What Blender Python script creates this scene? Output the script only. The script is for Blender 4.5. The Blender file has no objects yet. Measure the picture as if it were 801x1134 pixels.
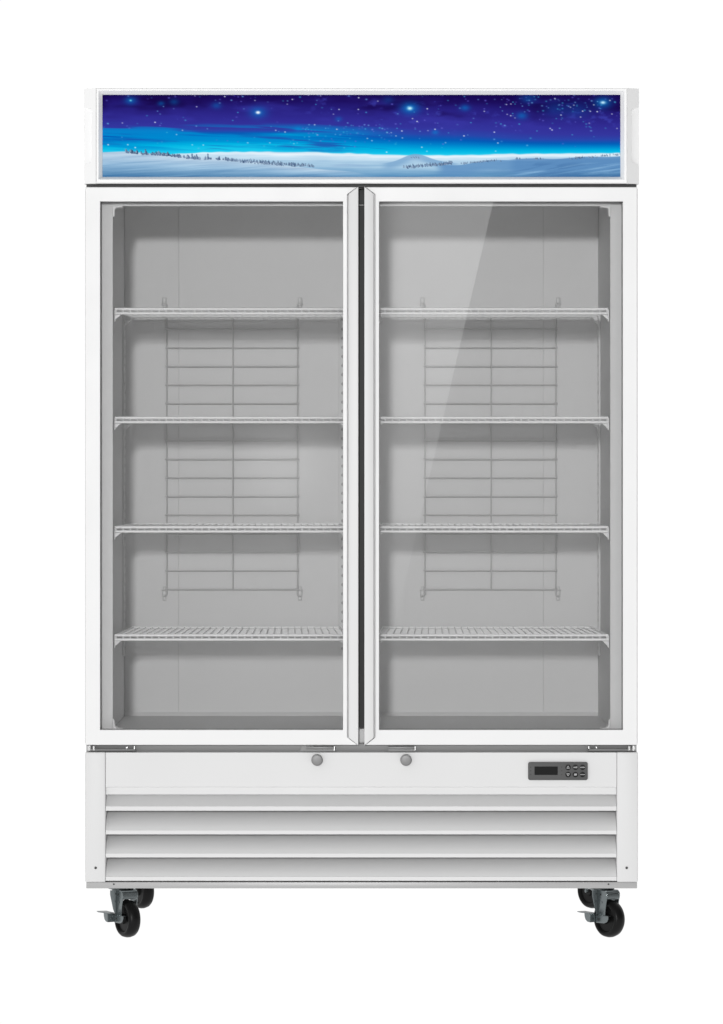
import bpy, bmesh, math, random
import numpy as np
from mathutils import Vector, Matrix

# ------------------------------------------------------------------ camera
D, S, H, ZH = 10.3, 450.0, 515.0, 1.1735      # metres to the door plane, px per metre there, horizon row, eye height
def X(px, y=0.0): return (px - 400.5) / S * (D + y) / D
def Z(py, y=0.0): return ZH + (H - py) / S * (D + y) / D

scene = bpy.context.scene
C = scene.collection
cam_d = bpy.data.cameras.new('camera')
cam = bpy.data.objects.new('camera', cam_d)
C.objects.link(cam)
cam.location = (0, -D, ZH)
cam.rotation_euler = (math.pi / 2, 0, 0)
cam_d.sensor_fit = 'AUTO'
cam_d.sensor_width = 36
cam_d.lens = 36 * S * D / 1134
cam_d.shift_y = -(567 - H) / 1134
cam_d.clip_end = 200
scene.camera = cam

# ------------------------------------------------------------------ studio light
scene.view_settings.view_transform = 'Standard'
scene.view_settings.look = 'None'
scene.view_settings.exposure = 0
scene.view_settings.gamma = 1
scene.view_settings.use_curve_mapping = False
scene.cycles.use_denoising = True
scene.cycles.denoiser = 'OPENIMAGEDENOISE'
scene.cycles.denoising_input_passes = 'RGB_ALBEDO_NORMAL'
scene.cycles.denoising_prefilter = 'ACCURATE'
scene.cycles.use_adaptive_sampling = False
scene.cycles.use_light_tree = False
scene.cycles.max_bounces = 14
scene.cycles.diffuse_bounces = 6
scene.cycles.transparent_max_bounces = 24

AMB_L, AMB_R = 0.96, 0.06
world = bpy.data.worlds.new('World')
scene.world = world
world.use_nodes = True
nt = world.node_tree
nt.nodes.clear()
wo = nt.nodes.new('ShaderNodeOutputWorld')
bg = nt.nodes.new('ShaderNodeBackground')
tc = nt.nodes.new('ShaderNodeTexCoord')
sx = nt.nodes.new('ShaderNodeSeparateXYZ')
mr = nt.nodes.new('ShaderNodeMapRange')
mr.inputs['From Min'].default_value = -1
mr.inputs['From Max'].default_value = 1
mr.inputs['To Min'].default_value = AMB_L
mr.inputs['To Max'].default_value = AMB_R
nt.links.new(tc.outputs['Generated'], sx.inputs[0])
nt.links.new(sx.outputs['X'], mr.inputs['Value'])
nt.links.new(mr.outputs[0], bg.inputs['Strength'])
bg.inputs['Color'].default_value = (1, 1, 1, 1)
world.cycles.sampling_method = 'NONE'      # the even world needs no lamp samples
nt.links.new(bg.outputs[0], wo.inputs[0])

def aim(o, target):
    o.rotation_euler = (Vector(target) - o.location).to_track_quat('-Z', 'Y').to_euler()

# key: a round studio lamp far off, a little above and left of the lens
kd = bpy.data.lights.new('key_lamp', 'AREA')
kd.shape = 'DISK'
kd.size = 1.45
kd.energy = 4300
kd.color = (1, 1, 1)
key = bpy.data.objects.new('key_lamp', kd)
C.objects.link(key)
key.location = (-1.75, -32.0, 1.1 + 3.75)
aim(key, (0, 0.3, 1.1))

# softbox: a strip lamp behind the camera, mirrored in the right-hand glass
SB_Y, SB_FLIP = -12.5, False
sd = bpy.data.lights.new('softbox_lamp', 'AREA')
sd.shape = 'RECTANGLE'
softbox = bpy.data.objects.new('softbox_lamp', sd)
C.objects.link(softbox)
vy = -SB_Y                                     # the mirror image stands this far behind the glass
p_top = Vector((X(549, vy), Z(213, vy)))
p_bot = Vector((X(436, vy), Z(700, vy)))
edge = p_top - p_bot
sd.size = 0.62                                 # across
sd.size_y = edge.length
n = Vector((-edge.y, edge.x)).normalized()     # to the left of the edge
mid = (p_top + p_bot) / 2 + n * sd.size / 2
tilt = math.atan2(edge.x, edge.y)
softbox.location = (mid.x, SB_Y, mid.y)
softbox.rotation_euler = Matrix(((math.cos(tilt), math.sin(tilt), 0), (0, 0, -1), (-math.sin(tilt), math.cos(tilt), 0))).to_euler()
sd.energy = 10.5
sd.use_nodes = True
ln = sd.node_tree
em = next(x for x in ln.nodes if x.type == 'EMISSION')
ltc = ln.nodes.new('ShaderNodeTexCoord')
lsx = ln.nodes.new('ShaderNodeSeparateXYZ')
def ramp(lo, hi):
    q = ln.nodes.new('ShaderNodeMapRange')
    q.interpolation_type = 'SMOOTHSTEP'
    q.inputs['From Min'].default_value = lo
    q.inputs['From Max'].default_value = hi
    return q
def arith(op, a, c):
    q = ln.nodes.new('ShaderNodeMath')
    q.operation = op
    for k, v in ((0, a), (1, c)):
        if isinstance(v, (int, float)): q.inputs[k].default_value = v
        else: ln.links.new(v, q.inputs[k])
    return q.outputs[0]
# strength faded by hand towards the lower inner corner, shaping the mirrored wedge
ln.links.new(ltc.outputs['UV'], lsx.inputs[0])
down = ramp(-0.22, 1.08)
ln.links.new(lsx.outputs['Y'], down.inputs['Value'])
across = ramp(0.0, 0.3)
ln.links.new(arith('ADD', arith('SUBTRACT', 1.0, lsx.outputs['X']) if SB_FLIP else lsx.outputs['X'], arith('MULTIPLY', arith('SUBTRACT', lsx.outputs['Y'], 0.9), 0.95)), across.inputs['Value'])
ln.links.new(arith('MULTIPLY', down.outputs[0], across.outputs[0]), em.inputs['Strength'])

# small round lamp added only to put a soft pale patch in the left-hand glass
fd = bpy.data.lights.new('glass_patch_lamp', 'AREA')
fd.shape = 'DISK'
fd.size = 0.64
fd.energy = 0.85
glass_patch = bpy.data.objects.new('glass_patch_lamp', fd)
C.objects.link(glass_patch)
glass_patch.location = (X(316, vy), SB_Y + 0.3, Z(515, vy))
glass_patch.rotation_euler = (math.pi / 2, 0, 0)
fd.use_nodes = True
ln = fd.node_tree
em = next(x for x in ln.nodes if x.type == 'EMISSION')
ltc = ln.nodes.new('ShaderNodeTexCoord')
vd = ln.nodes.new('ShaderNodeVectorMath')
vd.operation = 'DISTANCE'
vd.inputs[1].default_value = (0.5, 0.5, 0)
ln.links.new(ltc.outputs['UV'], vd.inputs[0])
fall = ramp(0.5, 0.1)
ln.links.new(vd.outputs['Value'], fall.inputs['Value'])
ln.links.new(fall.outputs[0], em.inputs['Strength'])

# ------------------------------------------------------------------ materials
def sr(v):
    v /= 255.0
    return v / 12.92 if v <= 0.04045 else ((v + 0.055) / 1.055) ** 2.4

def mat(name, col, rough=0.5, metal=0.0, bump=0.0, bscale=600.0, vary=0.0, spec=0.5, coat=0.0):
    if not isinstance(col, (tuple, list)): col = (col, col, col)
    m = bpy.data.materials.new(name)
    m.use_nodes = True
    t = m.node_tree
    b = t.nodes['Principled BSDF']
    b.inputs['Base Color'].default_value = (*col, 1)
    b.inputs['Roughness'].default_value = rough
    b.inputs['Metallic'].default_value = metal
    b.inputs['Specular IOR Level'].default_value = spec
    b.inputs['Coat Weight'].default_value = coat
    g = t.nodes.new('ShaderNodeTexCoord')
    if bump:
        nz = t.nodes.new('ShaderNodeTexNoise')
        nz.inputs['Scale'].default_value = bscale
        nz.inputs['Detail'].default_value = 2
        bp = t.nodes.new('ShaderNodeBump')
        bp.inputs['Strength'].default_value = bump
        bp.inputs['Distance'].default_value = 0.001
        t.links.new(g.outputs['Object'], nz.inputs['Vector'])
        t.links.new(nz.outputs['Fac'], bp.inputs['Height'])
        t.links.new(bp.outputs[0], b.inputs['Normal'])
    if vary:
        n2 = t.nodes.new('ShaderNodeTexNoise')
        n2.inputs['Scale'].default_value = 7.0
        n2.inputs['Detail'].default_value = 4
        r = t.nodes.new('ShaderNodeMapRange')
        r.inputs['To Min'].default_value = rough - vary
        r.inputs['To Max'].default_value = rough + vary
        t.links.new(g.outputs['Object'], n2.inputs['Vector'])
        t.links.new(n2.outputs['Fac'], r.inputs['Value'])
        t.links.new(r.outputs[0], b.inputs['Roughness'])
    return m

M = {
    'door_white': mat('white_enamel', 0.715, 0.42, vary=0.06, bump=0.03, bscale=900),
    'handle_white': mat('white_extrusion', 0.66, 0.45, bump=0.03, bscale=900),
    'sign_white': mat('white_plastic', 0.80, 0.45),
    'base_white': mat('white_painted_steel', 0.635, 0.48, vary=0.06, bump=0.05, bscale=700),
    'rail': mat('galvanised_rail', 0.38, 0.4, metal=0.1),
    'liner': mat('grey_liner', 0.66, 0.55, bump=0.06, bscale=500),
    'flange': mat('light_grey_flange', 0.71, 0.5, bump=0.04, bscale=500),
    'wire': mat('white_coated_wire', 0.92, 0.35),
    'guard_wire': mat('grey_coated_wire', 0.54, 0.35),
    'clip': mat('white_clip', 0.75, 0.4),
    'gasket': mat('grey_rubber_gasket', 0.16, 0.6),
    'seal': mat('grey_seal_edge_shade', 0.24, 0.6, spec=0.2),
    'mullion': mat('dark_grey_mullion', 0.065, 0.55, spec=0.2),
    'gap': mat('gap_shade_grey', 0.07, 0.6, spec=0.2),
    'strip': mat('grey_plinth_strip', 0.22, 0.5),
    'steel': mat('brushed_steel', 0.19, 0.45, metal=0.35, bump=0.05, bscale=300),
    'chrome': mat('bright_steel', 0.55, 0.25, metal=1.0),
    'zinc': mat('zinc_plate', (0.17, 0.19, 0.195), 0.24, metal=0.9, bump=0.06, bscale=160, vary=0.08),
    'rubber': mat('black_rubber', 0.005, 0.38, spec=0.14, bump=0.05, bscale=300, vary=0.08),
    'hub': mat('dark_hub', 0.014, 0.45, spec=0.15),
    'panel_grey': mat('grey_keypad', 0.088, 0.5, spec=0.2),
    'screen': mat('black_screen', 0.006, 0.3, spec=0.08),
    'button': mat('black_button', 0.014, 0.45, spec=0.12),
    'mark': mat('pale_print', 0.35, 0.6),
    'lamp': mat('unlit_lamp', 0.035, 0.5),
    'screw': mat('dark_screw', 0.02, 0.5),
    'slot': mat('shadowed_slot', 0.36, 0.7),
}

# clear door glass: see-through with a Fresnel reflection
gm = bpy.data.materials.new('door_glass')
gm.use_nodes = True
t = gm.node_tree
t.nodes.clear()
o_ = t.nodes.new('ShaderNodeOutputMaterial')
mx = t.nodes.new('ShaderNodeMixShader')
tr = t.nodes.new('ShaderNodeBsdfTransparent')
tr.inputs[0].default_value = (0.968, 0.968, 0.968, 1)
gl = t.nodes.new('ShaderNodeBsdfGlossy')
gl.inputs['Roughness'].default_value = 0.0
fr = t.nodes.new('ShaderNodeFresnel')
fr.inputs['IOR'].default_value = 1.45
t.links.new(fr.outputs[0], mx.inputs[0])
t.links.new(tr.outputs[0], mx.inputs[1])
t.links.new(gl.outputs[0], mx.inputs[2])
t.links.new(mx.outputs[0], o_.inputs[0])
M['glass'] = gm

# white sweep given an added even glow, so it stays pure white and shadowless
bm_ = bpy.data.materials.new('glowing_white_backdrop')
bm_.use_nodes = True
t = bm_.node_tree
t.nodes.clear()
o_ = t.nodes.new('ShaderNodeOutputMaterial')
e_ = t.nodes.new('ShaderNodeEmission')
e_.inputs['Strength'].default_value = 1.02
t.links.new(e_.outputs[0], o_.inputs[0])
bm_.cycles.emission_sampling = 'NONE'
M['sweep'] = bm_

# ------------------------------------------------------------------ mesh helpers
def finish(name, bm, m, parent=None, smooth_deg=38, loc=None):
    bmesh.ops.recalc_face_normals(bm, faces=bm.faces)
    lim = math.radians(smooth_deg)
    for f in bm.faces: f.smooth = True
    for e in bm.edges:
        if len(e.link_faces) != 2 or e.calc_face_angle(0) > lim: e.smooth = False
    me = bpy.data.meshes.new(name)
    bm.to_mesh(me)
    bm.free()
    mats = m if isinstance(m, (list, tuple)) else [m]
    for k in mats: me.materials.append(M[k])
    o = bpy.data.objects.new(name, me)
    C.objects.link(o)
    if parent: o.parent = parent
    if loc: o.location = loc
    return o

def merge(dst, src, mi=0):
    for f in src.faces: f.material_index = mi
    me = bpy.data.meshes.new('tmp')
    src.to_mesh(me)
    src.free()
    dst.from_mesh(me)
    bpy.data.meshes.remove(me)

def box(bm, x0, x1, y0, y1, z0, z1, bev=0.0, seg=2, mi=0):
    b = bmesh.new()
    bmesh.ops.create_cube(b, size=1)
    a = ((min(x0, x1), max(x0, x1)), (min(y0, y1), max(y0, y1)), (min(z0, z1), max(z0, z1)))
    for v in b.verts:
        v.co = [a[i][0] if v.co[i] < 0 else a[i][1] for i in range(3)]
    if bev:
        bmesh.ops.bevel(b, geom=b.edges[:], offset=bev, segments=seg, affect='EDGES', profile=0.5)
    merge(bm, b, mi)

def cyl(bm, p, q, r, seg=10, r2=None, bev=0.0, mi=0, caps=True):
    p, q = Vector(p), Vector(q)
    b = bmesh.new()
    L = (q - p).length
    bmesh.ops.create_cone(b, cap_ends=caps, segments=seg, radius1=r, radius2=r if r2 is None else r2, depth=L)
    if bev:
        ed = [e for e in b.edges if abs(abs(e.verts[0].co.z) - L / 2) < 1e-6 and abs(e.verts[0].co.z - e.verts[1].co.z) < 1e-6]
        bmesh.ops.bevel(b, geom=ed, offset=bev, segments=3, affect='EDGES', profile=0.5)
    rot = (q - p).to_track_quat('Z', 'Y').to_matrix().to_4x4()
    bmesh.ops.transform(b, matrix=Matrix.Translation((p + q) / 2) @ rot, verts=b.verts)
    merge(bm, b, mi)

def tube(bm, pts, r, seg=8):
    for a, c in zip(pts[:-1], pts[1:]): cyl(bm, a, c, r, seg)
    for p in pts[1:-1]:
        b = bmesh.new()
        bmesh.ops.create_icosphere(b, subdivisions=1, radius=r * 1.02)
        bmesh.ops.translate(b, vec=p, verts=b.verts)
        merge(bm, b)

def prism(bm, poly, axis, lo, hi, bev=0.0, mi=0, seg=2):
    """poly: 2-D points in the plane square to axis; extruded from lo to hi along it."""
    b = bmesh.new()
    def pt(p, d):
        if axis == 'y': return (p[0], d, p[1])
        if axis == 'x': return (d, p[0], p[1])
        return (p[0], p[1], d)
    A = [b.verts.new(pt(p, lo)) for p in poly]
    B = [b.verts.new(pt(p, hi)) for p in poly]
    b.faces.new(A)
    b.faces.new(B[::-1])
    k = len(poly)
    for i in range(k): b.faces.new((A[i], B[i], B[(i + 1) % k], A[(i + 1) % k]))
    bmesh.ops.recalc_face_normals(b, faces=b.faces)
    if bev: bmesh.ops.bevel(b, geom=b.edges[:], offset=bev, segments=seg, affect='EDGES', profile=0.5)
    merge(bm, b, mi)

def lathe(bm, prof, seg=40, mat4=None, mi=0):
    """prof: (radius, height) pairs spun about Z."""
    b = bmesh.new()
    rings = []
    for r, h in prof:
        if r < 1e-6: rings.append([b.verts.new((0, 0, h))])
        else: rings.append([b.verts.new((r * math.cos(2 * math.pi * i / seg), r * math.sin(2 * math.pi * i / seg), h)) for i in range(seg)])
    for A, B in zip(rings[:-1], rings[1:]):
        for i in range(seg):
            j = (i + 1) % seg
            if len(A) == 1 and len(B) == 1: continue
            if len(A) == 1: b.faces.new((A[0], B[i], B[j]))
            elif len(B) == 1: b.faces.new((A[i], A[j], B[0]))
            else: b.faces.new((A[i], A[j], B[j], B[i]))
    if mat4: bmesh.ops.transform(b, matrix=mat4, verts=b.verts)
    merge(bm, b, mi)

def ring(bm, outer, inner, y0, y1, mi=0):
    """rectangular or same-count polygonal frame in the XZ plane."""
    b = bmesh.new()
    k = len(outer)
    of = [b.verts.new((p[0], y0, p[1])) for p in outer]; ob = [b.verts.new((p[0], y1, p[1])) for p in outer]
    nf = [b.verts.new((p[0], y0, p[1])) for p in inner]; nb = [b.verts.new((p[0], y1, p[1])) for p in inner]
    for i in range(k):
        j = (i + 1) % k
        b.faces.new((of[i], of[j], nf[j], nf[i])); b.faces.new((ob[i], nb[i], nb[j], ob[j]))
        b.faces.new((of[i], ob[i], ob[j], of[j])); b.faces.new((nf[i], nf[j], nb[j], nb[i]))
    merge(bm, b, mi)

def rect(x0, x1, z0, z1): return [(x0, z0), (x1, z0), (x1, z1), (x0, z1)]

def copy_tree(o, parent, off=(0, 0, 0)):
    c = o.copy()
    C.objects.link(c)
    c.parent = parent
    c.location = Vector(o.location) + Vector(off)
    for ch in o.children: copy_tree(ch, c)
    return c

# ------------------------------------------------------------------ setting
b = bmesh.new()
prof = [(-7.5, 0.0), (2.0, 0.0)]
for i in range(1, 17):
    a = i / 16 * math.pi / 2
    prof.append((2.0 + 1.5 * math.sin(a), 1.5 - 1.5 * math.cos(a)))
prof.append((3.5, 9.0))
rows = [[b.verts.new((x, y, z)) for x in (-9, 9)] for y, z in prof]
for A, B in zip(rows[:-1], rows[1:]): b.faces.new((A[0], A[1], B[1], B[0]))
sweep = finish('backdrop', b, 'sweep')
sweep['kind'] = 'structure'

# ------------------------------------------------------------------ the refrigerator
fridge = bpy.data.objects.new('display_refrigerator', None)
C.objects.link(fridge)
fridge['label'] = 'tall white two-door glass display refrigerator on black casters with a winter night sign'
fridge['category'] = 'refrigerator'

W = 0.6177                     # half width inside
YF, YB = 0.055, 0.607          # front flange, back wall
ZT, ZB = Z(223.5, YF), Z(807.7, YF)
ZC = Z(222, YF) + 0.035        # ceiling
XO = X(94.8)                   # outer side (negative)
DEEP = 0.80

# cabinet: outer walls
b = bmesh.new()
zb, zt = Z(976), Z(99.5)
box(b, XO, -W - 0.006, 0.056, DEEP, Z(832), zt, 0.004)
box(b, XO, -W - 0.006, 0.0955, DEEP, zb, Z(831), 0.004)
box(b, W + 0.006, -XO, 0.056, DEEP, Z(832), zt, 0.004)
box(b, W + 0.006, -XO, 0.0955, DEEP, zb, Z(831), 0.004)
box(b, -W - 0.0055, W + 0.0055, 0.058, DEEP - 0.002, ZC + 0.008, zt - 0.002)
box(b, -W - 0.0055, W + 0.0055, 0.062, DEEP - 0.002, Z(832), ZB - 0.008)
box(b, -W - 0.0055, W + 0.0055, YB + 0.01, DEEP - 0.003, ZB - 0.0075, ZC + 0.0075)
box(b, -W - 0.0055, W + 0.0055, 0.11, DEEP - 0.004, Z(981), Z(837))
cabinet = finish('cabinet', b, 'base_white', fridge)

# inner liner: side walls, floor, ceiling; back panel apart
b = bmesh.new()
box(b, -W - 0.005, -W, YF + 0.006, YB + 0.004, ZB - 0.004, ZC + 0.004)
box(b, W, W + 0.005, YF + 0.006, YB + 0.004, ZB - 0.004, ZC + 0.004)
box(b, -W + 0.0003, W - 0.0003, YF + 0.006, YB - 0.0003, ZB - 0.005, ZB)
box(b, -W + 0.0003, W - 0.0003, YF + 0.006, YB - 0.0003, ZC, ZC + 0.005)
# sloped cove where the floor meets the back wall
prism(b, [(YB - 0.0005, ZB + 0.0004), (YB - 0.0005, ZB + 0.010), (YB - 0.008, ZB + 0.0004)], 'x', -W + 0.001, W - 0.001)
liner = finish('inner_liner', b, 'liner', fridge)

xs = [-W + 0.0005, X(198, YB), X(602, YB), W - 0.0005]
b = bmesh.new()
g = 0.0004
box(b, xs[0] + .002, xs[3] - .002, YB + 0.0012, YB + 0.0075, ZB + 0.002, ZC - 0.002)
for i in range(3):
    box(b, xs[i] + (g if i else 0), xs[i + 1] - (g if i < 2 else 0), YB, YB + 0.006, ZB + 0.0003, ZC - 0.0003, 0.0006, 1)
finish('back_panel', b, 'liner', fridge)

# front flange round the opening
b = bmesh.new()
ring(b, rect(XO + 0.004, -XO - 0.004, Z(824), Z(208)), rect(-W, W, ZB, ZT), 0.0505, YF)
# lip turned into the opening
ring(b, rect(-W, W, ZB, Z(222.5)), rect(-W + 0.0025, W - 0.0025, ZB + 0.002, Z(228.3, YF)), 0.0475, YF + 0.012)
flange = finish('front_flange', b, 'flange', fridge)
for s in (-1, 1):
    for top in (1, 0):
        b = bmesh.new()
        if top:
            zz = Z(228.3, YF)
            pts = [(0, 0), (0.024, 0), (0.024, -0.003), (0.008, -0.004), (0.0045, -0.008), (0.004, -0.026), (0, -0.026)]
        else:
            zz = ZB + 0.001
            pts = [(0, 0), (0.024, 0), (0.022, 0.002), (0.010, 0.003), (0.005, 0.008), (0.0035, 0.022), (0, 0.026)]
        pts = [(s * (-W + 0.0028 + p[0]), zz + p[1]) for p in pts]
        prism(b, pts, 'y', YF - 0.004, YF + 0.03, 0.0006, seg=1)
        finish('corner_gusset', b, 'clip', fridge)

# centre mullion between the doors
b = bmesh.new()
box(b, X(391), X(410), 0.046, 0.10, Z(807.5), Z(226), 0.001)
box(b, X(392), X(409), 0.047, 0.058, Z(225.6), Z(207.5), 0.001)
mull = finish('mullion', b, 'mullion', fridge)

# dark strip painted in for the shade between sign and doors, plinth strip below the doors
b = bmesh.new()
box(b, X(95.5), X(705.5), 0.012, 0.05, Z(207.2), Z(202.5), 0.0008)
finish('gap_shade_strip', b, 'gap', fridge)
b = bmesh.new()
box(b, X(95), X(706), 0.028, 0.0495, Z(834), Z(824.4), 0.0008)
finish('plinth_strip', b, 'strip', fridge)

# ---------------- sign box
def LO(x0, y0, x1, y1): return rect(X(x0), X(x1), Z(y1), Z(y0))
b = bmesh.new()
F0, F1 = -0.020, -0.007
o1, i1, i2, i3 = LO(107, 98.4, 694.3, 203.4), LO(109.8, 101.2, 691.0, 199.4), LO(113.6, 105.0, 687.2, 196.3), LO(114, 105.4, 686.8, 195.9)
loops = []
for pts, y in ((o1, 0.045), (o1, F0 + 0.0025), ([(p[0] + (0.002 if p[0] < 0 else -0.002), p[1] + (0.002 if p[1] < Z(150) else -0.002)) for p in o1], F0), (i1, F0), (i2, F1), (i3, F1 + 0.006)):
    loops.append([b.verts.new((p[0], y, p[1])) for p in pts])
for A, B in zip(loops[:-1], loops[1:]):
    for i in range(4):
        j = (i + 1) % 4
        b.faces.new((A[i], A[j], B[j], B[i]))
b.faces.new(loops[0][::-1])
sign = finish('sign_box', b, 'sign_white', fridge, smooth_deg=20)

for s in (-1, 1):
    def XX(px): return X(px) if s < 0 else X(801.2 - px)
    def ys(px): return F0 + 0.019 * (107 - px) / 13.5
    b = bmesh.new()
    q = {k: b.verts.new((XX(px), ys(px), Z(py))) for k, px, py in (('A', 106.9, 98.2), ('B', 93.4, 98.2), ('C', 93.4, 118.5), ('D', 102.3, 121.5), ('E', 102.3, 179.5), ('F', 93.4, 183), ('G', 93.4, 203.6), ('H', 106.9, 203.6))}
    d2 = b.verts.new((XX(101.9), -0.0035, Z(122)))
    e2 = b.verts.new((XX(101.9), -0.0035, Z(179)))
    for f in ('ABCD', 'ADEH', 'EFGH'): b.faces.new([q[k] for k in f])
    b.faces.new((q['C'], q['F'], e2, d2))
    b.faces.new((q['C'], d2, q['D']))
    b.faces.new((q['D'], d2, e2, q['E']))
    b.faces.new((q['E'], e2, q['F']))
    bk = {k: b.verts.new((q[k].co.x, 0.045, q[k].co.z)) for k in 'ABGH'}
    b.faces.new((q['A'], bk['A'], bk['B'], q['B']))
    b.faces.new((q['G'], bk['G'], bk['H'], q['H']))
    b.faces.new((q['B'], bk['B'], bk['G'], q['G'], q['F'], q['C']))
    b.faces.new((q['A'], q['H'], bk['H'], bk['A']))
    b.faces.new((bk['A'], bk['H'], bk['G'], bk['B']))
    finish('end_cap', b, 'sign_white', sign, smooth_deg=5)

# ---------------- the printed winter night picture, a backlit film
def paint(nx, ny):
    rs = np.random.RandomState(5)
    u = np.linspace(0, 1, nx)[None, :].repeat(ny, 0)
    v = np.linspace(0, 1, ny)[:, None].repeat(nx, 1)
    px = 114 + u * 572.8
    py = 105.4 + v * 90.5
    def vnoise(x, y, seed):
        r = np.random.RandomState(seed)
        tab = r.rand(256, 256)
        xi, yi = np.floor(x).astype(int), np.floor(y).astype(int)
        fx, fy = x - xi, y - yi
        fx, fy = fx * fx * (3 - 2 * fx), fy * fy * (3 - 2 * fy)
        t = lambda a, c: tab[a % 256, c % 256]
        return (t(xi, yi) * (1 - fx) + t(xi + 1, yi) * fx) * (1 - fy) + (t(xi, yi + 1) * (1 - fx) + t(xi + 1, yi + 1) * fx) * fy
    def fbm(x, y, seed, o=4):
        s, a = 0, 0.5
        for k in range(o):
            s = s + a * vnoise(x * 2 ** k, y * 2 ** k, seed + k)
            a *= 0.5
        return s / (1 - 0.5 ** o)
    def mixc(A, col, m): return A * (1 - m[..., None]) + np.array(col, float) * m[..., None]
    sm = lambda a, c, x: (lambda q: q * q * (3 - 2 * q))(np.clip((x - a) / (c - a), 0, 1))
    warp = (fbm(px / 90, py / 14, 11) - 0.5)
    # sky: deep violet down to cyan
    stops = [(104, (22, 5, 76)), (112, (28, 14, 92)), (120, (38, 30, 122)), (132, (48, 43, 145)), (143, (52, 54, 158)), (150, (42, 70, 170)), (156, (4, 92, 182)), (161, (0, 128, 202)), (167, (0, 178, 226)), (172, (30, 204, 238))]
    left = sm(420, 120, px)
    mids = np.exp(-((px - 300) / 130) ** 2)
    yy = py + 3.5 * left + 7 * mids * sm(140, 150, py) * sm(172, 160, py) + warp * 6 * sm(160, 130, py) - 6 * sm(500, 620, px) * sm(168, 150, py)
    img = np.zeros((ny, nx, 3))
    for c in range(3): img[..., c] = np.interp(yy, [s[0] for s in stops], [s[1][c] for s in stops])
    # dark patches high up, on the left and far right
    dk = sm(0.48, 0.72, fbm(px / 70, py / 22, 21)) * sm(142, 112, py)
    img = mixc(img, (20, 4, 66), dk * 0.85)
    lt = sm(0.52, 0.8, fbm(px / 60 + 9, py / 12, 31)) * sm(100, 125, py) * sm(150, 135, py)
    img = mixc(img, (60, 58, 168), lt * 0.5)
    # streaks of teal cloud, left and centre
    tilt = py - 0.045 * (px - 114)
    st = sm(0.44, 0.68, fbm(px / 85, tilt / 3.6, 41)) * sm(134, 146, py) * sm(171, 160, py) * sm(470, 330, px)
    img = mixc(img, (0, 142, 210), st * 0.85)
    st2 = sm(0.55, 0.8, fbm(px / 60, tilt / 3.0, 47)) * sm(146, 154, py) * sm(172, 164, py) * sm(480, 360, px)
    img = mixc(img, (44, 58, 160), st2 * 0.65)
    st3 = np.exp(-((py - 149 + 0.02 * (px - 330)) / 2.6) ** 2) * np.exp(-((px - 335) / 55) ** 2)
    img = mixc(img, (0, 160, 216), st3 * 0.6)
    # fine blue haze of faint stars
    hz = sm(0.6, 0.85, fbm(px / 9, py / 5, 51)) * sm(0.45, 0.7, fbm(px / 60, py / 25, 55)) * sm(158, 135, py)
    img = mixc(img, (70, 80, 190), hz * 0.5)
    def star(cx, cy, r, amp, col=(235, 245, 255), rx=1.5):
        nonlocal img
        m = amp * np.exp(-(((px - cx) / (r * rx)) ** 2 + ((py - cy) / r) ** 2))
        img = mixc(img, col, np.clip(m, 0, 1))
    def glow(cx, cy, r, amp): star(cx, cy, r, amp, (0, 150, 225), 1.5)
    Z5 = 5.34
    big = [(105, 358, 201, 1), (105, 81, 333, 1), (105, 241, 350, 1), (105, 197, 333, .8), (105, 770, 49, .9), (105, 604, 109, .7), (105, 520, 248, .6), (105, 643, 335, .7), (105, 578, 334, .6), (105, 165, 205, .6), (105, 485, 273, .6), (105, 594, 45, .5),
           (250, 787, 56, .9), (250, 785, 125, .8), (250, 671, 125, .8), (250, 395, 66, .8), (250, 527, 215, .7), (250, 658, 242, .8), (250, 352, 258, .8), (250, 297, 248, .7), (250, 174, 72, .6), (250, 404, 327, .5), (250, 262, 322, .6), (250, 132, 322, .6), (250, 543, 275, .6), (250, 490, 40, .8), (250, 562, 44, .6), (250, 365, 94, .5), (250, 638, 153, .5),
           (395, 418, 121, 1), (395, 358, 196, 1), (395, 331, 179, .7), (395, 268, 252, .9), (395, 464, 242, .9), (395, 635, 281, 1), (395, 755, 136, .7), (395, 178, 377, .9), (395, 386, 348, .8), (395, 416, 372, .6), (395, 64, 296, .6), (395, 91, 309, .6), (395, 126, 76, .6), (395, 233, 281, .6), (395, 271, 293, .6), (395, 181, 262, .5), (395, 205, 262, .5), (395, 526, 321, .5), (395, 422, 250, .5),
           (540, 648, 138, 1), (540, 562, 135, .9), (540, 607, 136, .8), (540, 723, 72, .8), (540, 398, 61, .8), (540, 137, 162, .8), (540, 112, 96, .7), (540, 138, 93, .7), (540, 116, 154, .6), (540, 434, 158, .8), (540, 550, 170, .7), (540, 370, 237, .8), (540, 381, 246, .9), (540, 40, 259, .9), (540, 61, 323, .8), (540, 765, 237, .6), (540, 735, 152, .7), (540, 510, 100, .6), (540, 490, 112, .6), (540, 48, 371, .6), (540, 162, 175, .5), (540, 628, 98, .7), (540, 601, 206, .5)]
    for gx, gy, r, a in ((145, 111.5, 5, .75), (178.8, 114.8, 3, .6), (193, 113, 4, .5), (286, 124.8, 7, .75), (454, 120, 7.5, 1), (515, 119.6, 4, .7), (482, 146.6, 3, .7), (667.7, 113.7, 7, .95), (578, 128.3, 4.5, .7), (330.5, 143, 3.5, .6), (240, 117, 4, .5), (585, 109, 7, .5), (640, 121, 10, .3), (615, 120, 10, .3), (375, 132, 3, .5), (430, 111, 5, .3)):
        glow(gx, gy, r * .9, a * .62)
    star(286, 124.8, 1.5, 1.3); star(454, 120.2, 1.9, 1.1, (190, 240, 255)); star(667.7, 113.8, 1.6, 1, (200, 240, 255), 1.8); star(145, 111.5, .9, .9, (120, 220, 240))
    for base, zx, zy, a in big: star(base + zx / Z5, 98 + zy / Z5, 0.6, min(1, a * 1.05))
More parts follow.
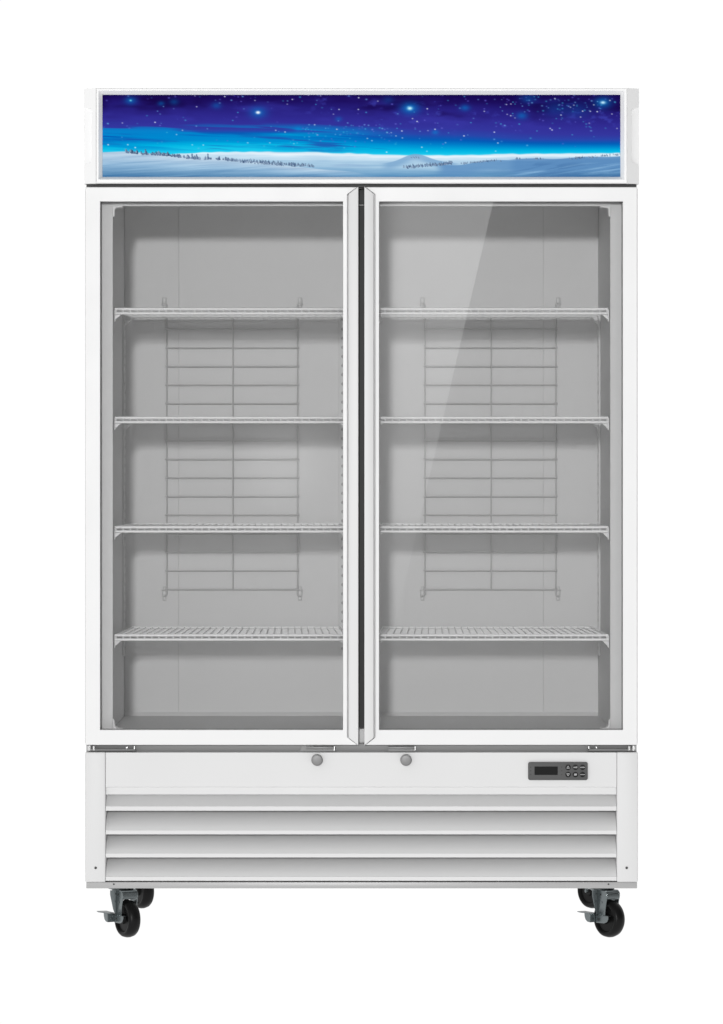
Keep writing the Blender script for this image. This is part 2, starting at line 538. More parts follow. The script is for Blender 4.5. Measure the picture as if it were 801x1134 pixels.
    for _ in range(320):
        cx = 114 + 573 * rs.rand()
        cy = 106 + 62 * rs.rand() ** 1.5
        if rs.rand() < 0.45: cx = 395 + rs.randn() * 45 if rs.rand() < .5 else 610 + rs.randn() * 40; cy = abs(rs.randn()) * 14 + (138 if cx < 500 else 108)
        if cy > 166: continue
        star(cx, cy, 0.45 + 0.35 * rs.rand(), 0.25 + 0.5 * rs.rand(), [(120, 190, 240), (110, 110, 215), (70, 190, 225)][rs.randint(3)])
    # far white horizon and snow fields
    hor = 169.3 + 1.2 * np.sin(px / 60) + 1.5 * sm(330, 480, px) + 2.0 * sm(250, 160, px)
    hor = hor + (vnoise(px / 9, px * 0, 61) - .5) * 1.0
    snow = sm(-0.8, 0.8, py - hor)
    streak = fbm(px / 45, py / 1.7, 71)
    far = np.zeros_like(img)
    dep = np.clip((py - hor) / (196 - hor), 0, 1)
    rr = sm(470, 690, px)
    ll = sm(230, 110, px)
    for c, (a0, a1, a2) in enumerate(((206, 164, 92), (230, 200, 146), (246, 226, 190))):
        a1b = a1 - (50, 38, 18)[c] * rr
        a2b = a2 - (26, 30, 26)[c] * rr - (14, 14, 14)[c] * ll
        far[..., c] = np.where(dep < .55, a0 + (a1b - a0) * sm(0, .55, dep), a1b + (a2b - a1b) * sm(.5, 1, dep))
    far += ((streak - .5) * (46 + 20 * sm(.2, .0, dep)))[..., None] * np.array([1, .8, .5])
    img = img * (1 - snow[..., None]) + far * snow[..., None]
    # brightest mist right under the cyan
    ms = np.exp(-((py - hor - 2.0) / 1.8) ** 2) * sm(220, 300, px) * (.55 + .9 * (fbm(px / 30, py / 1.5, 73) - .5))
    img = mixc(img, (246, 251, 255), np.clip(ms, 0, 1) * .9)
    # far blue ridges
    def ridge(fn, x0, x1, thick, col, k, soft=2.0):
        nonlocal img
        top = fn(px)
        m = sm(-.5, .5, py - top) * sm(top * 0 + thick, top * 0 + thick * .3, py - top) * sm(x0, x0 + 14, px) * sm(x1, x1 - 14, px)
        img = mixc(img, col, m * k)
    ridge(lambda x: 181 - 9.5 * np.exp(-((x - 459) / 19) ** 2) - 2.0 * np.exp(-((x - 480) / 22) ** 2), 418, 512, 11, (128, 170, 208), .85)
    ridge(lambda x: 182.5 - 3 * sm(560, 690, x) - 4.5 * sm(500, 545, x) + .8 * np.sin(x / 13), 480, 720, 18, (98, 146, 194), .85)
    ridge(lambda x: 176 - 3 * sm(590, 690, x) + .6 * np.sin(x / 9 + 2), 560, 740, 24, (92, 140, 190), .85)
    ridge(lambda x: 182 + .5 * np.sin(x / 7), 362, 412, 4, (150, 182, 216), .5)
    # near hill, left
    hl = 168.3 + .4 * np.sin(px / 8) + 7.5 * sm(135, 250, px) + 12 * sm(240, 370, px) + 6 * sm(360, 420, px)
    nh = sm(-.6, .6, py - hl) * sm(430, 330, px)
    hill = np.zeros_like(img)
    dd = np.clip((py - hl) / (197 - hl + 1e-6), 0, 1)
    for c, (a0, a1, a2) in enumerate(((188, 150, 70), (210, 188, 122), (230, 219, 168))): hill[..., c] = np.where(dd < .5, a0 + (a1 - a0) * dd * 2, a1 + (a2 - a1) * (dd * 2 - 1))
    hill += ((fbm(px / 50, (py + .06 * px) / 1.6, 81) - .5) * 60)[..., None] * np.array([1, .85, .6])
    img = img * (1 - nh[..., None]) + hill * nh[..., None]
    # soft drifts on the right
    dr = sm(.5, .75, fbm((px + py * 3) / 40, (py + .12 * px) / 2.2, 91)) * sm(540, 600, px) * sm(179, 184, py)
    img = mixc(img, (142, 186, 222), dr * .75)
    dr2 = sm(.5, .7, fbm((px - py * 2) / 34, (py + .16 * px) / 1.8, 97)) * sm(540, 600, px) * sm(178, 183, py)
    img = mixc(img, (66, 112, 164), dr2 * .4)
    # small conifers
    def tree(cx, base, h, w, k):
        nonlocal img
        q = (base - py) / h
        ww = 1.25 * w * np.sqrt(1 - np.clip(q, 0, 1)) * (0.75 + .25 * np.cos(q * 9 + cx))
        m = (q > 0) * (q < 1) * sm(ww + .35, ww - .35, np.abs(px - cx))
        tone = rs.randint(0, 64)
        img = mixc(img, (46 + tone, 70 + tone, 104 + tone), m * k)
        m2 = m * sm(.1, -.5, (px - cx) / max(w, .3)) * (vnoise(px / .8, py / .9, 7) > .45)
        img = mixc(img, (190, 210, 230), m2 * .8)
    hillf = lambda x: float(168.3 + .4 * math.sin(x / 8) + 7.5 * (lambda q: q * q * (3 - 2 * q))(min(1, max(0, (x - 135) / 115))) + 12 * (lambda q: q * q * (3 - 2 * q))(min(1, max(0, (x - 240) / 130))))
    for i in range(150):
        x = 138 + 120 * rs.rand() ** 1.0
        if 205 < x < 207 or 222 < x < 227 or 234 < x < 239: continue
        tree(x, hillf(x) + 1.2 + rs.rand() * 1.2, 2.0 + 2.2 * rs.rand(), .8 + .7 * rs.rand(), .85)
    for x, h in ((161.5, 6), (146, 4.5), (140, 5), (213, 6), (218, 5.5), (230.5, 6.5), (176, 5), (186, 4.5), (152, 4.5)): tree(x, hillf(x) + 1.5, h, 1.7, .9)
    for i in range(230):
        x = 252 + 96 * rs.rand()
        f = (x - 252) / 96
        tree(x, 178 + 7 * f + (rs.rand() - .5) * (1 + 4 * f * (1 - f) * 2.5), 1.5 + 1.8 * rs.rand(), .5 + .5 * rs.rand(), .7)
    for i in range(110):
        x = 447 + 54 * rs.rand()
        f = (x - 447) / 54
        tree(x, 185.5 - 5 * f + rs.rand() * 2, 1.6 + 2 * rs.rand(), .5 + .5 * rs.rand(), .75)
    for i in range(60):
        x = 510 + 36 * rs.rand()
        tree(x, 181.5 - 3.5 * (x - 510) / 36 + rs.rand(), 1.2 + 1.4 * rs.rand(), .5, .6)
    for i in range(16): tree(455 + 10 * rs.rand(), 174.5 + rs.rand() * 1.2, 1.4, .5, .5)
    for cx, cy, nn, w in ((596, 176, 14, 5), (641, 174.8, 18, 6), (655, 174.6, 10, 5), (631, 176, 6, 4), (670, 172.6, 14, 5), (682, 171.6, 12, 5), (549, 178, 8, 5), (575, 176, 8, 6)):
        for i in range(nn): tree(cx + rs.randn() * w * .6, cy + rs.rand(), 1.2 + 1.1 * rs.rand(), .5, .85)
    img = np.clip(img, 0, 255) / 255.0
    return np.where(img <= .04045, img / 12.92, ((img + .055) / 1.055) ** 2.4)

NX, NY = 1180, 188
col = paint(NX, NY)
gx = np.linspace(X(113.9), X(686.9), NX)
gz = np.linspace(Z(105.3), Z(196.0), NY)
vv = np.zeros((NY, NX, 3), np.float32)
vv[..., 0] = gx[None, :]
vv[..., 1] = F1 + 0.003
vv[..., 2] = gz[:, None]
idx = np.arange(NX * NY).reshape(NY, NX)
quads = np.stack([idx[:-1, :-1], idx[1:, :-1], idx[1:, 1:], idx[:-1, 1:]], -1).reshape(-1, 4)
pm = bpy.data.meshes.new('picture_film')
pm.vertices.add(NX * NY)
pm.vertices.foreach_set('co', vv.reshape(-1))
pm.loops.add(quads.size)
pm.loops.foreach_set('vertex_index', quads.reshape(-1).astype(np.int32))
pm.polygons.add(len(quads))
pm.polygons.foreach_set('loop_start', np.arange(0, quads.size, 4, dtype=np.int32))
pm.update()
pm.validate()
ca = pm.color_attributes.new('print', 'FLOAT_COLOR', 'POINT')
rgba = np.ones((NY * NX, 4), np.float32)
rgba[:, :3] = col.reshape(-1, 3)
ca.data.foreach_set('color', rgba.reshape(-1))
fm = bpy.data.materials.new('backlit_print')
fm.use_nodes = True
fm.cycles.emission_sampling = 'AUTO'
t = fm.node_tree
pb = t.nodes['Principled BSDF']
at = t.nodes.new('ShaderNodeAttribute')
at.attribute_name = 'print'
pb.inputs['Base Color'].default_value = (0, 0, 0, 1)
pb.inputs['Roughness'].default_value = 0.6
pb.inputs['Specular IOR Level'].default_value = 0.0
t.links.new(at.outputs['Color'], pb.inputs['Emission Color'])
pb.inputs['Emission Strength'].default_value = 1.0
pm.materials.append(fm)
film = bpy.data.objects.new('picture_film', pm)
C.objects.link(film)
film.parent = sign

# ---------------- doors
def make_door(mir):
    def T(px): return X(px) if not mir else X(801 - px)
    lo, gi, st, hi, en = (94.6, 380.0, 384.9, 386.6, 397.0)
    if mir: lo, gi, st, hi, en = (95.0, 381.0, 385.4, 387.0, 397.3)
    gl_ = 111.0
    outer = [(T(lo), Z(207.2)), (T(en - 1.6), Z(207.2)), (T(st), Z(214.6)), (T(st), Z(817.0)), (T(en - 1.6), Z(825.0)), (T(lo), Z(825.0))]
    # same-count inner loop
    b = bmesh.new()
    y0, y1 = 0.0, 0.016
    bev = 0.0016
    def L(pts, y): return [b.verts.new((p[0], y, p[1])) for p in pts]
    sgn = 1 if not mir else -1
    ctr = Vector(((T(lo) + T(en)) / 2, Z(515)))
    def inset(pts, d): return [(p[0] + (d if p[0] < ctr.x else -d), p[1] + (d if p[1] < ctr.y else -d)) for p in pts]
    inner = [(T(gl_), Z(223.0)), (T(gi), Z(223.0)), (T(gi), Z(808.3)), (T(gl_), Z(808.3))]
    of = L(inset(outer, bev), y0); om = L(outer, y0 + bev); ob = L(outer, y1)
    nf = L(inset(inner, -0.0008), y0); nm = L(inner, y0 + 0.0008); nb = L(inner, y1)
    k = 6
    for A, B in ((of, om), (om, ob)):
        for i in range(k): b.faces.new((A[i], A[(i + 1) % k], B[(i + 1) % k], B[i]))
    for A, B in ((nf, nm), (nm, nb)):
        for i in range(4): b.faces.new((A[i], A[(i + 1) % 4], B[(i + 1) % 4], B[i]))
    for o, n_ in ((of, nf), (ob, nb)):
        b.faces.new((o[0], o[1], o[2], n_[1], n_[0]))
        b.faces.new((o[2], o[3], n_[2], n_[1]))
        b.faces.new((o[3], o[4], o[5], n_[3], n_[2]))
        b.faces.new((o[5], o[0], n_[0], n_[3]))
    # rear of the leaf
    ring(b, rect(min(T(lo + .6), T(en - .3)), max(T(lo + .6), T(en - .3)), Z(824.6), Z(207.6)),
         rect(min(T(gl_ - .6), T(gi + .6)), max(T(gl_ - .6), T(gi + .6)), Z(808.9), Z(222.4)), 0.0163, 0.040)
    door = finish('glass_door', b, 'door_white', fridge, smooth_deg=20)
    # handle strip with chamfered ends
    b = bmesh.new()
    pts = [(T(hi), Z(214.8)), (T(en), Z(206.9)), (T(en), Z(825.2)), (T(hi), Z(816.8))]
    prism(b, pts, 'y', -0.009, 0.0155, 0.0012)
    finish('handle', b, 'handle_white', door, smooth_deg=25)
    # gasket / spacer behind the glass
    b = bmesh.new()
    x0, x1 = sorted((T(gl_ - .4), T(gi + .4)))
    ring(b, rect(x0, x1, Z(808.7), Z(222.7)), rect(x0 + 0.0014, x1 - 0.0014, Z(808.2), Z(223.2)), 0.0135, 0.043)
    finish('gasket', b, 'gasket', door)
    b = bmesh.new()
    x0, x1 = sorted((T(lo - 1.35), T(en - .6)))  # seal pushed out past the leaf, its grey standing in for the shaded edge
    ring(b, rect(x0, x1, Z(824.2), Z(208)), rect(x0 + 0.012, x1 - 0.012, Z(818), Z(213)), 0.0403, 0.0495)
    finish('seal_edge_shade', b, 'seal', door)
    b = bmesh.new()
    x0, x1 = sorted((T(gl_ - .3), T(gi + .3)))
    box(b, x0, x1, 0.0075, 0.0115, Z(808.6), Z(222.8))
    finish('glass_pane', b, 'glass', door)
    return door
make_door(False)
make_door(True)

# ---------------- shelves
SY0, SY1 = 0.10, 0.583
xl0, xl1 = X(127.3, SY0), X(383.5, SY0)
def make_shelf():
    b = bmesh.new()
    L = xl1 - xl0
    h = L / 2
    rr = 0.0033
    # front rail: two round bars
    cyl(b, (-h, SY0, -rr), (h, SY0, -rr), rr, 10)
    cyl(b, (-h, SY0, -0.0141), (h, SY0, -0.0141), rr, 10)
    n_ = round(L / 0.0178)
    for i in range(n_ + 1):
        x = -h + 0.003 + (L - 0.006) * i / n_
        r = 0.0013 if 0 < i < n_ else 0.0028
        cyl(b, (x, SY0 + 0.001, -0.0130), (x, SY0 + 0.001, -0.004), 0.0017, 6)
        xr = x * (1 - 0.016 / h)
        cyl(b, (x, SY0 + 0.002, -0.0030), (xr, SY1, -0.0030), r, 6)
    for y in (0.155, 0.21, 0.265, 0.32, 0.375, 0.43, 0.485, 0.535):  # cross bars, extra ones added to make the shelf's shadow denser
        e = 0.016 * (y - SY0) / (SY1 - SY0)
        cyl(b, (-h + e, y, -0.0068), (h - e, y, -0.0068), 0.0026, 8)
    cyl(b, (-h + .016, SY1, -0.0030), (h - .016, SY1, -0.0030), 0.0032, 8)
    sh = finish('wire_shelf', b, 'wire', fridge)
    for s in (-1, 1):
        for y in (SY0, 0.52):
            b = bmesh.new()
            x = s * (h - 0.0002)
            prism(b, [(x, -0.0175), (x - s * 0.0155, -0.0175), (x, -0.031)], 'y', y, y + 0.016, 0.0008, seg=1)
            box(b, x - s * 0.001, x + s * 0.002, y, y + 0.016, -0.034, -0.004)
            finish('shelf_clip', b, 'clip', sh)
    return sh
proto = make_shelf()
xc = (xl0 + xl1) / 2
first = True
for row in (340.7, 461.2, 582.3, 702.0):
    for s in (1, -1):
        loc = (s * xc, 0, Z(row, SY0))
        if first:
            proto.location = loc
            first = False
        else:
            copy_tree(proto, fridge, Vector(loc) - proto.location)

# ---------------- slotted standards
zs0, zs1 = Z(725.5, YB), Z(348, YB)
for s in (-1, 1):
    b = bmesh.new()
    box(b, s * W, s * (W - 0.0055), 0.515, 0.548, Z(725.8, .53), Z(346, .53), 0.001)
    n_ = 0
    for k in range(38):
        z = Z(354 + k * 10.1, .53)
        box(b, s * (W - 0.0053), s * (W - 0.0058), 0.526, 0.538, z - 0.004, z + 0.004, mi=1)
    finish('slotted_standard', b, ['liner', 'slot'], fridge)
    b = bmesh.new()
    wd, cs = (25.2, 20.6) if s < 0 else (18, 12)
    x0, x1 = sorted((X(400.5 + s * wd, YB), X(400.5 + s * 4, YB)))
    box(b, x0, x1, YB - 0.007, YB + 0.002, zs0, zs1, 0.001)
    for k in range(37):
        z = Z(354.5 + k * 10.1, YB)
        cx = X(400.5 + s * cs, YB)
        lathe(b, [(0, -.0006), (0.0045, -.0004), (0.0045, 0.0006), (0, 0.0006)], 10, Matrix.Translation((cx, YB - 0.0072, z)) @ Matrix.Rotation(math.pi / 2, 4, 'X'), mi=1)
    finish('slotted_standard', b, ['liner', 'slot'], fridge)

# ---------------- wire guards on the back wall
GY = YB - 0.011
def make_guard():
    b = bmesh.new()
    x0, xm, x1 = X(184.8, GY), X(258, GY), X(329.6, GY)
    cx = (x0 + x1) / 2
    e0, em_, e1 = x0 - cx, xm - cx, x1 - cx
    r = 0.0019
    rows = [344.1 + 20.58 * i for i in range(16)]
    for i, py in enumerate(rows):
        z = Z(py, GY)
        pts = [(e0 - 0.0045, GY - 0.001, z + 0.001), (e0 + 0.010, GY - 0.001, z), (e1 - 0.010, GY - 0.001, z), (e1 + 0.0045, GY - 0.001, z + 0.001)]
        tube(b, pts, r, 8)
    zt_, zb_ = Z(338, GY), Z(658.5, GY)
    for x, s in ((e0, -1), (e1, 1)):
        tube(b, [(x + s * .006, GY + .004, zt_ + .004), (x, GY + .0022, zt_), (x, GY + .0022, zb_), (x + s * .006, GY + .004, zb_ - .004)], r, 8)
    cyl(b, (em_, GY - 0.0035, Z(344, GY)), (em_, GY - 0.0035, Z(653.4, GY)), r * .9, 8)
    gd = finish('wire_guard', b, 'guard_wire', fridge, loc=(cx, 0, 0))
    for x, s in ((e0, -1), (e1, 1)):
        for py, d in ((333, 1), (657.5, -1)):
            b = bmesh.new()
            z = Z(py, YB)
            c0 = x + s * 0.0065
            box(b, c0 - .0055, c0 + .0055, YB - 0.006, YB, z - .008, z + .008, 0.001)
            box(b, c0 - .0075, c0 + .0075, YB - 0.010, YB - 0.0062, z - .010 * d - .0018, z - .010 * d + .0018, 0.0008)
            box(b, c0 - .0040, c0 + .0040, YB - 0.003, YB, z - d * .009 - .010 * (d < 0), z - d * .009 + .010 * (d < 0) + .0002, 0.0005)
            box(b, c0 - .0045, c0 + .0045, YB - 0.004, YB, z - .018, z - .0085, 0.0006)
            finish('hook', b, 'guard_wire', gd)
    return gd
gd = make_guard()
copy_tree(gd, fridge, (X(543.3, GY) - gd.location.x, 0, 0))

# ---------------- base: posts, louvred grille, bottom rail
for s in (-1, 1):
    b = bmesh.new()
    x0, x1 = X(94.2) if s < 0 else X(706.8), X(116.8) if s < 0 else X(683.4)
    box(b, x0, x1, 0.004, 0.095, Z(977), Z(833.2), 0.003, 3)
    finish('corner_post', b, 'base_white', fridge)
b = bmesh.new()
gx0, gx1 = X(117.1), X(683.1)
yF, dR = 0.006, 0.078
pz = lambda p: Z(p)
# side profile (y, z): flat fascia, then sawtooth louvres with upright lips
prof = [(yF, pz(833.6)), (yF, pz(871.6)), (yF + 0.010, pz(872.4)), (yF + 0.008, pz(880.4)), (yF + 0.034, pz(881.2)), (yF + 0.002, pz(893.0))]
lips = [(893.2, 898.0), (919.8, 924.2), (945.4, 949.8), (971.2, 975.6)]
for i, (a, c) in enumerate(lips):
    prof += [(yF, pz(a)), (yF, pz(c))]
    if i < 3:
        top_, bot_ = c + 1.0, lips[i + 1][0] - .4
        prof += [(yF + 0.004, pz(c + .2))] + [(yF + dR * f, pz(top_ + (bot_ - top_) * q)) for q, f in ((0, 1), (.1, .82), (.22, .65), (.36, .47), (.52, .30), (.7, .16), (.86, .07), (1, .02))]
prof += [(yF + 0.036, pz(975.8))]
b = bmesh.new()
A = [b.verts.new((gx0, y, z)) for y, z in prof]
B = [b.verts.new((gx1, y, z)) for y, z in prof]
for i in range(len(prof) - 1): b.faces.new((A[i], B[i], B[i + 1], A[i + 1]))
bk = [b.verts.new((x, yF + 0.085, z)) for x, z in ((gx0, prof[0][1]), (gx1, prof[0][1]), (gx1, prof[-1][1]), (gx0, prof[-1][1]))]
b.faces.new((A[0], bk[0], bk[1], B[0]))
b.faces.new((bk[0], bk[3], bk[2], bk[1]))
b.faces.new((A[-1], B[-1], bk[2], bk[3]))
b.faces.new(A + [bk[3], bk[0]])
b.faces.new((B + [bk[2], bk[1]])[::-1])
grille = finish('louvred_grille', b, 'base_white', fridge, smooth_deg=25)
b = bmesh.new()
box(b, X(95.4), X(706), 0.010, 0.06, Z(984.3), Z(977.3), 0.0012)
box(b, X(117), X(683), 0.034, 0.05, Z(977.6), Z(975.9))
finish('bottom_rail', b, 'rail', fridge)
for px, py, y, r in ((106, 961.3, 0.0035, .0032), (694.3, 961.3, 0.0035, .0032), (126, 979.6, 0.0095, .0021), (674.3, 979.6, 0.0095, .0021)):
    b = bmesh.new()
    cyl(b, (X(px), y + .004, Z(py)), (X(px), y - .0008, Z(py)), r, 14, bev=0.0005)
    finish('screw', b, 'screw', fridge)

# ---------------- locks and striker tabs
for px in (351.3, 449.8):
    b = bmesh.new()
    cyl(b, (X(px), 0.008, Z(841.6)), (X(px), -0.006, Z(841.6)), 0.0142, 32, bev=0.001)
    cyl(b, (X(px), -0.005, Z(841.6)), (X(px), -0.011, Z(841.6)), 0.0125, 32, bev=0.001)
    box(b, X(px) - .0008, X(px) + .0008, -0.0116, -0.0105, Z(841.6) - .005, Z(841.6) + .005)
    finish('lock', b, 'steel', fridge)
for x0, x1, sl in ((339.5, 371, 331.5), (430, 460.5, None)):
    b = bmesh.new()
    box(b, X(x0), X(x1), 0.010, 0.034, Z(829.6), Z(827.4), 0.0006)
    box(b, X(x0 + .6), X(x1 - .6), 0.022, 0.0275, Z(832.6), Z(829.8))
    box(b, X(x1 - 1), X(x1 - .2), 0.009, 0.03, Z(831.4), Z(826.9), mi=1)
    if sl:
        prism(b, [(X(sl), Z(833)), (X(x0 + 8), Z(833)), (X(x0 + 8), Z(825.2)), (X(sl + 4.5), Z(825.2))], 'y', 0.0262, 0.0278)
    finish('lock_tab', b, ['steel', 'chrome'], fridge)

# ---------------- hinges under the doors
for s in (-1, 1):
    def T(px): return X(px) if s < 0 else X(801.2 - px)
    b = bmesh.new()
    box(b, T(97), T(150), 0.012, 0.030, Z(832.2), Z(829.6), 0.0006)
    box(b, T(100), T(149), 0.0255, 0.0275, Z(832.4), Z(826), mi=0)
    cyl(b, (T(98.6), 0.016, Z(831.6)), (T(98.6), 0.016, Z(826.0)), 0.0062, 14, mi=1)
    cyl(b, (T(103.8), 0.014, Z(831.2)), (T(103.8), 0.014, Z(826.6)), 0.0040, 14, mi=1)
    cyl(b, (T(140), 0.0258, Z(828.6)), (T(140), 0.0235, Z(828.6)), 0.0022, 12, mi=1)
    box(b, T(148.2), T(149.2), 0.012, 0.0255, Z(831.2), Z(826.8), mi=1)
    finish('door_hinge', b, ['gasket', 'chrome'], fridge)

# ---------------- control panel
b = bmesh.new()
cx0, cx1, cz0, cz1 = X(585), X(651.2), Z(864), Z(843.9)
b2 = bmesh.new()
r = 0.005
pts = []
for (ax, az, a0) in ((cx1 - r, cz1 - r, 0), (cx0 + r, cz1 - r, 90), (cx0 + r, cz0 + r, 180), (cx1 - r, cz0 + r, 270)):
    for i in range(6):
        a = math.radians(a0 + i * 18)
        pts.append((ax + r * math.cos(a), az + r * math.sin(a)))
prism(b, pts, 'y', 0.001, 0.0055, 0.0007)
cp = finish('control_panel', b, 'panel_grey', fridge)
b = bmesh.new()
box(b, X(592.1), X(617.8), 0.0002, 0.0025, Z(858.2), Z(848.9), 0.0004, 1)
finish('display', b, 'screen', cp)
for px in (587.8, 622.2):
    for py in (849.7, 853.6, 857.7):
        b = bmesh.new()
        cyl(b, (X(px), 0.0022, Z(py)), (X(px), 0.0006, Z(py)), 0.0020, 14)
        finish('indicator_lamp', b, 'lamp', cp)
for i, px in enumerate((629.3, 637.4, 645.3)):
    for j, py in enumerate((849.8, 857.8)):
        b = bmesh.new()
        x, z = X(px), Z(py)
        cyl(b, (x, 0.0025, z), (x, -0.0008, z), 0.0067, 24, bev=0.0006)
        y0, y1 = -0.0011, -0.0006
        if i == 0:
            d = 1 if j == 0 else -1
            tri = [(x - .0042, z - d * .0028), (x + .0042, z - d * .0028), (x, z + d * .0044)]
            tin = [(x + (p[0] - x) * .5, z - d * .0002 + (p[1] - z) * .5) for p in tri]
            ring(b, tri, tin, y0, y1, mi=1)
        elif i == 1 and j == 1:
            prism(b, [(x - .0036, z - .0022), (x + .0028, z - .0022), (x + .0040, z + .0024), (x - .0028, z + .0024)], 'y', y0, y1, mi=1)
        elif i == 1:
            for k in range(3): box(b, x - .0045 + k * .0033, x - .0021 + k * .0033, y0, y1, z - .0016, z + .0014 + .0004 * k, mi=1)
        elif j == 0:
            for k in range(4): box(b, x - .0058 + k * .0031, x - .0035 + k * .0031, y0, y1, z - .0012 + .0004 * (k % 2), z + .0012 + .0004 * (k % 3), mi=1)
        else:
            for k in range(5): box(b, x - .0058 + k * .0024, x - .0038 + k * .0024, y0, y1, z - .0008, z + .0010, mi=1)
        finish('button', b, ['button', 'mark'], cp)

# ---------------- casters
def plate(bm, pts, off, bev=0.0, mi=0):
    """flat sheet: 3-D outline extruded by the vector off."""
    bb = bmesh.new()
    A = [bb.verts.new(p) for p in pts]
    B = [bb.verts.new(Vector(p) + Vector(off)) for p in pts]
    bb.faces.new(A)
    bb.faces.new(B[::-1])
    for i in range(len(pts)): bb.faces.new((A[i], B[i], B[(i + 1) % len(pts)], A[(i + 1) % len(pts)]))
    bmesh.ops.recalc_face_normals(bb, faces=bb.faces)
    if bev: bmesh.ops.bevel(bb, geom=bb.edges[:], offset=bev, segments=1, affect='EDGES')
    merge(bm, bb, mi)

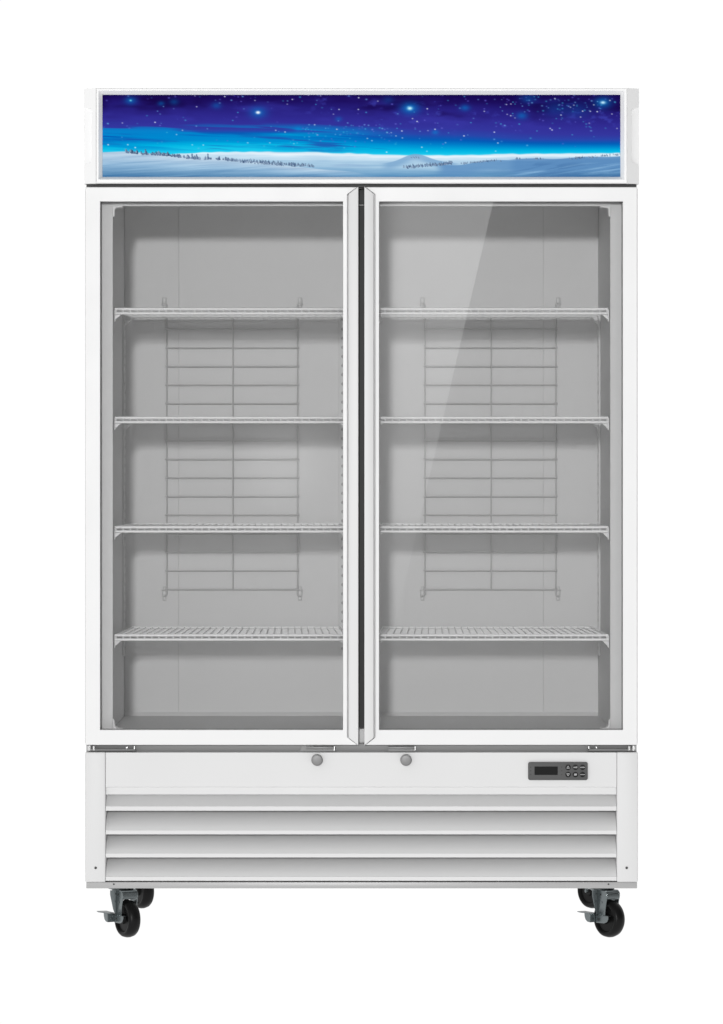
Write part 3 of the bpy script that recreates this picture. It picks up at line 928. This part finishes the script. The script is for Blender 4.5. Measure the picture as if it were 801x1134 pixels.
def make_caster(brake=True):
    """Swivel axis on local Z, the wheel rolling along local X, its outer face towards local -Y."""
    TOP = Z(984.3) - 0.0002            # underside of the base
    R, Wd, off = 0.0468, 0.033, 0.030
    hw = Wd / 2
    half = hw + 0.0052
    axz = R
    b = bmesh.new()
    # swivel: plate, two races, ball ring
    lathe(b, [(0, TOP), (0.0345, TOP), (0.0350, TOP - .0025), (0.0315, TOP - .0035), (0.0315, TOP - .0055), (0.0345, TOP - .0065), (0.0350, TOP - .0095), (0.0325, TOP - .012), (0.026, TOP - .0128), (0, TOP - .0128)], 48)
    zc = TOP - 0.0126
    # crown of the fork, rounded at the back
    crown = [(0.040, -half), (0.043, -half + .003), (0.043, half - .003), (0.040, half)]
    for i in range(9):
        a = math.pi / 2 + math.pi * i / 8
        crown.append((-0.008 + half * .9 * math.cos(a), half * math.sin(a)))
    prism(b, crown, 'z', zc - 0.0035, zc, 0.0010)
    # hood: sheet bent down over the wheel
    n_ = 8
    hood = [(0.034, zc - .0030)]
    for i in range(n_ + 1):
        a = math.radians(90 - 85 * i / n_)
        hood.append((0.0385 + 0.0075 * math.cos(a), zc - 0.0105 + 0.0075 * math.sin(a)))
    hood.append((0.0462, zc - 0.0205))
    poly = hood + [(p[0] - .0020, p[1] - .0018) for p in hood[::-1]]
    plate(b, [(p[0], -half + .0015, p[1]) for p in poly], (0, 2 * half - .003, 0))
    # cheeks: wide at the crown, narrow at the axle
    for sgn in (-1, 1):
        y0 = sgn * (hw + 0.0026)
        pr = [(0.0085, zc - .001), (0.040, zc - .001), (0.0455, zc - .006), (0.0465, zc - .014), (0.0440, zc - .022), (off + .0085, axz + .016), (off + .0080, axz - .003), (off + .003, axz - .0085), (off - .006, axz - .0085), (0.0130, axz + .004), (0.0090, axz + .018)]
        if not brake: pr = [(0.010, zc - .001), (0.040, zc - .001), (0.0455, zc - .010), (off + .007, axz + .010), (off + .005, axz - .002), (off - .005, axz - .002), (off - .008, axz + .010), (0.008, zc - .012)]
        plate(b, [(p[0], y0, p[1]) for p in pr], (0, sgn * 0.0024, 0), 0.0004)
        # stiffening flange turned outwards along the cheek's rear edge
        f = [(0.0095, half * sgn, zc - .001), (0.0070, sgn * (half + .0150), zc - .001), (0.0068, sgn * (half + .0148), zc - .012), (0.0082, sgn * (half + .0075), axz + .024), (0.0095, sgn * (half + .0012), axz + .006), (0.0095, half * sgn, axz + .004)]
        if brake and sgn < 0: plate(b, f, (0.0018, 0, 0), 0.0003)
    # rounded rear wall of the fork
    bb = bmesh.new()
    n_ = 12
    lo_, up_ = [], []
    for i in range(n_ + 1):
        a = math.pi / 2 + math.pi * i / n_
        x, y = 0.004 + 0.022 * math.cos(a), (half - .001) * math.sin(a)
        up_.append(bb.verts.new((x, y, zc - .002)))
        lo_.append(bb.verts.new((x + .004, y * .98, zc - .022)))
    for i in range(n_): bb.faces.new((up_[i], up_[i + 1], lo_[i + 1], lo_[i]))
    merge(b, bb)
    cyl(b, (off, -half - .0030, axz), (off, half + .0030, axz), 0.0045, 6)
    if brake:
        cyl(b, (0.0215, -half - .0012, zc - .011), (0.0215, -half + .001, zc - .011), 0.0022, 10, mi=1)
        cyl(b, (0.0255, -half - .0010, zc - .030), (0.0255, -half + .001, zc - .030), 0.0028, 10)
    cst = finish('caster', b, ['zinc', 'screw'], fridge, smooth_deg=30)
    # wheel
    b = bmesh.new()
    prof_ = [(0.006, -hw + .001), (0.012, -hw + .001), (0.0135, -hw + .005), (0.0310, -hw + .0060), (0.0335, -hw + .0015), (0.0355, -hw + .0004), (0.038, -hw), (0.0415, -hw + .0015), (0.0445, -hw + .005), (R - .0008, -hw + .0105), (R, -.003), (R, .003), (R - .0008, hw - .0105), (0.0445, hw - .005), (0.0415, hw - .0015), (0.038, hw), (0.0355, hw - .0004), (0.0335, hw - .0015), (0.0310, hw - .0060), (0.0135, hw - .005), (0.012, hw - .001), (0.006, hw - .001)]
    mrot = Matrix.Translation((off, 0, R)) @ Matrix.Rotation(math.pi / 2, 4, 'X')
    lathe(b, prof_, 72, mrot)
    finish('wheel', b, 'rubber', cst, smooth_deg=50)
    b = bmesh.new()
    lathe(b, [(0.0045, -hw - .0006), (0.0095, -hw - .0006), (0.0105, -hw + .001), (0.0105, hw - .001), (0.0095, hw + .0006), (0.0045, hw + .0006)], 32, mrot)
    finish('hub', b, 'hub', cst)
    if brake:
        b = bmesh.new()
        xb, y1, y2 = 0.0085, -half - .0034, -half - .0215
        # shoe plate along the wheel, upright web, ear and tread plate of the foot lever
        plate(b, [(xb, y1, axz + .0075), (xb + .046, y1, axz + .0075), (xb + .0455, y1, axz + .001), (xb + .041, y1, axz - .006), (xb + .030, y1, axz - .0100), (xb, y1, axz - .0105)], (0, .0020, 0), 0.0003)
        plate(b, [(xb + .010, y1 - .0004, axz + .0077), (xb + .046, y1 - .0004, axz + .0077), (xb + .046, y1 + .009, axz + .0077), (xb + .010, y1 + .009, axz + .0077)], (0, 0, .0014))
        plate(b, [(xb - .001, y1 + .001, axz + .0125), (xb - .001, y2, axz + .0125), (xb - .001, y2, axz - .0090), (xb - .001, y1 + .001, axz - .0090)], (-.0018, 0, 0), 0.0003)
        plate(b, [(xb - .0012, y2, axz + .0125), (xb - .023, y2, axz + .0125), (xb - .0225, y2, axz + .005), (xb - .019, y2, axz - .003), (xb - .012, y2, axz - .0080), (xb - .0012, y2, axz - .0090)], (0, .0018, 0), 0.0003)
        plate(b, [(xb - .002, y1, axz + .0127), (xb - .002, y2 - .0010, axz + .0127), (xb - .020, y2 - .0170, axz + .0150), (xb - .034, y2 - .0140, axz + .0155), (xb - .036, y1 - .004, axz + .0145)], (0, 0, .0016), 0.0003)
        cyl(b, (xb + .010, y1 - .0008, axz - .001), (xb + .010, y1 + .001, axz - .001), 0.0032, 14, mi=1)
        finish('brake_lever', b, ['zinc', 'screw'], cst, smooth_deg=30)
    return cst

def place(o, x, y, deg):
    o.location = (x, y, 0)
    o.rotation_euler = (0, 0, math.radians(deg))
sw_y = 0.125
c1 = make_caster(True)
place(c1, X(135.0, sw_y), sw_y, -59)
c2 = copy_tree(c1, fridge)
place(c2, X(666.0, sw_y), sw_y, -52)
c3 = make_caster(False)
place(c3, -0.598, 0.805, -58)
c4 = copy_tree(c3, fridge)
place(c4, 0.592, 0.805, -50)
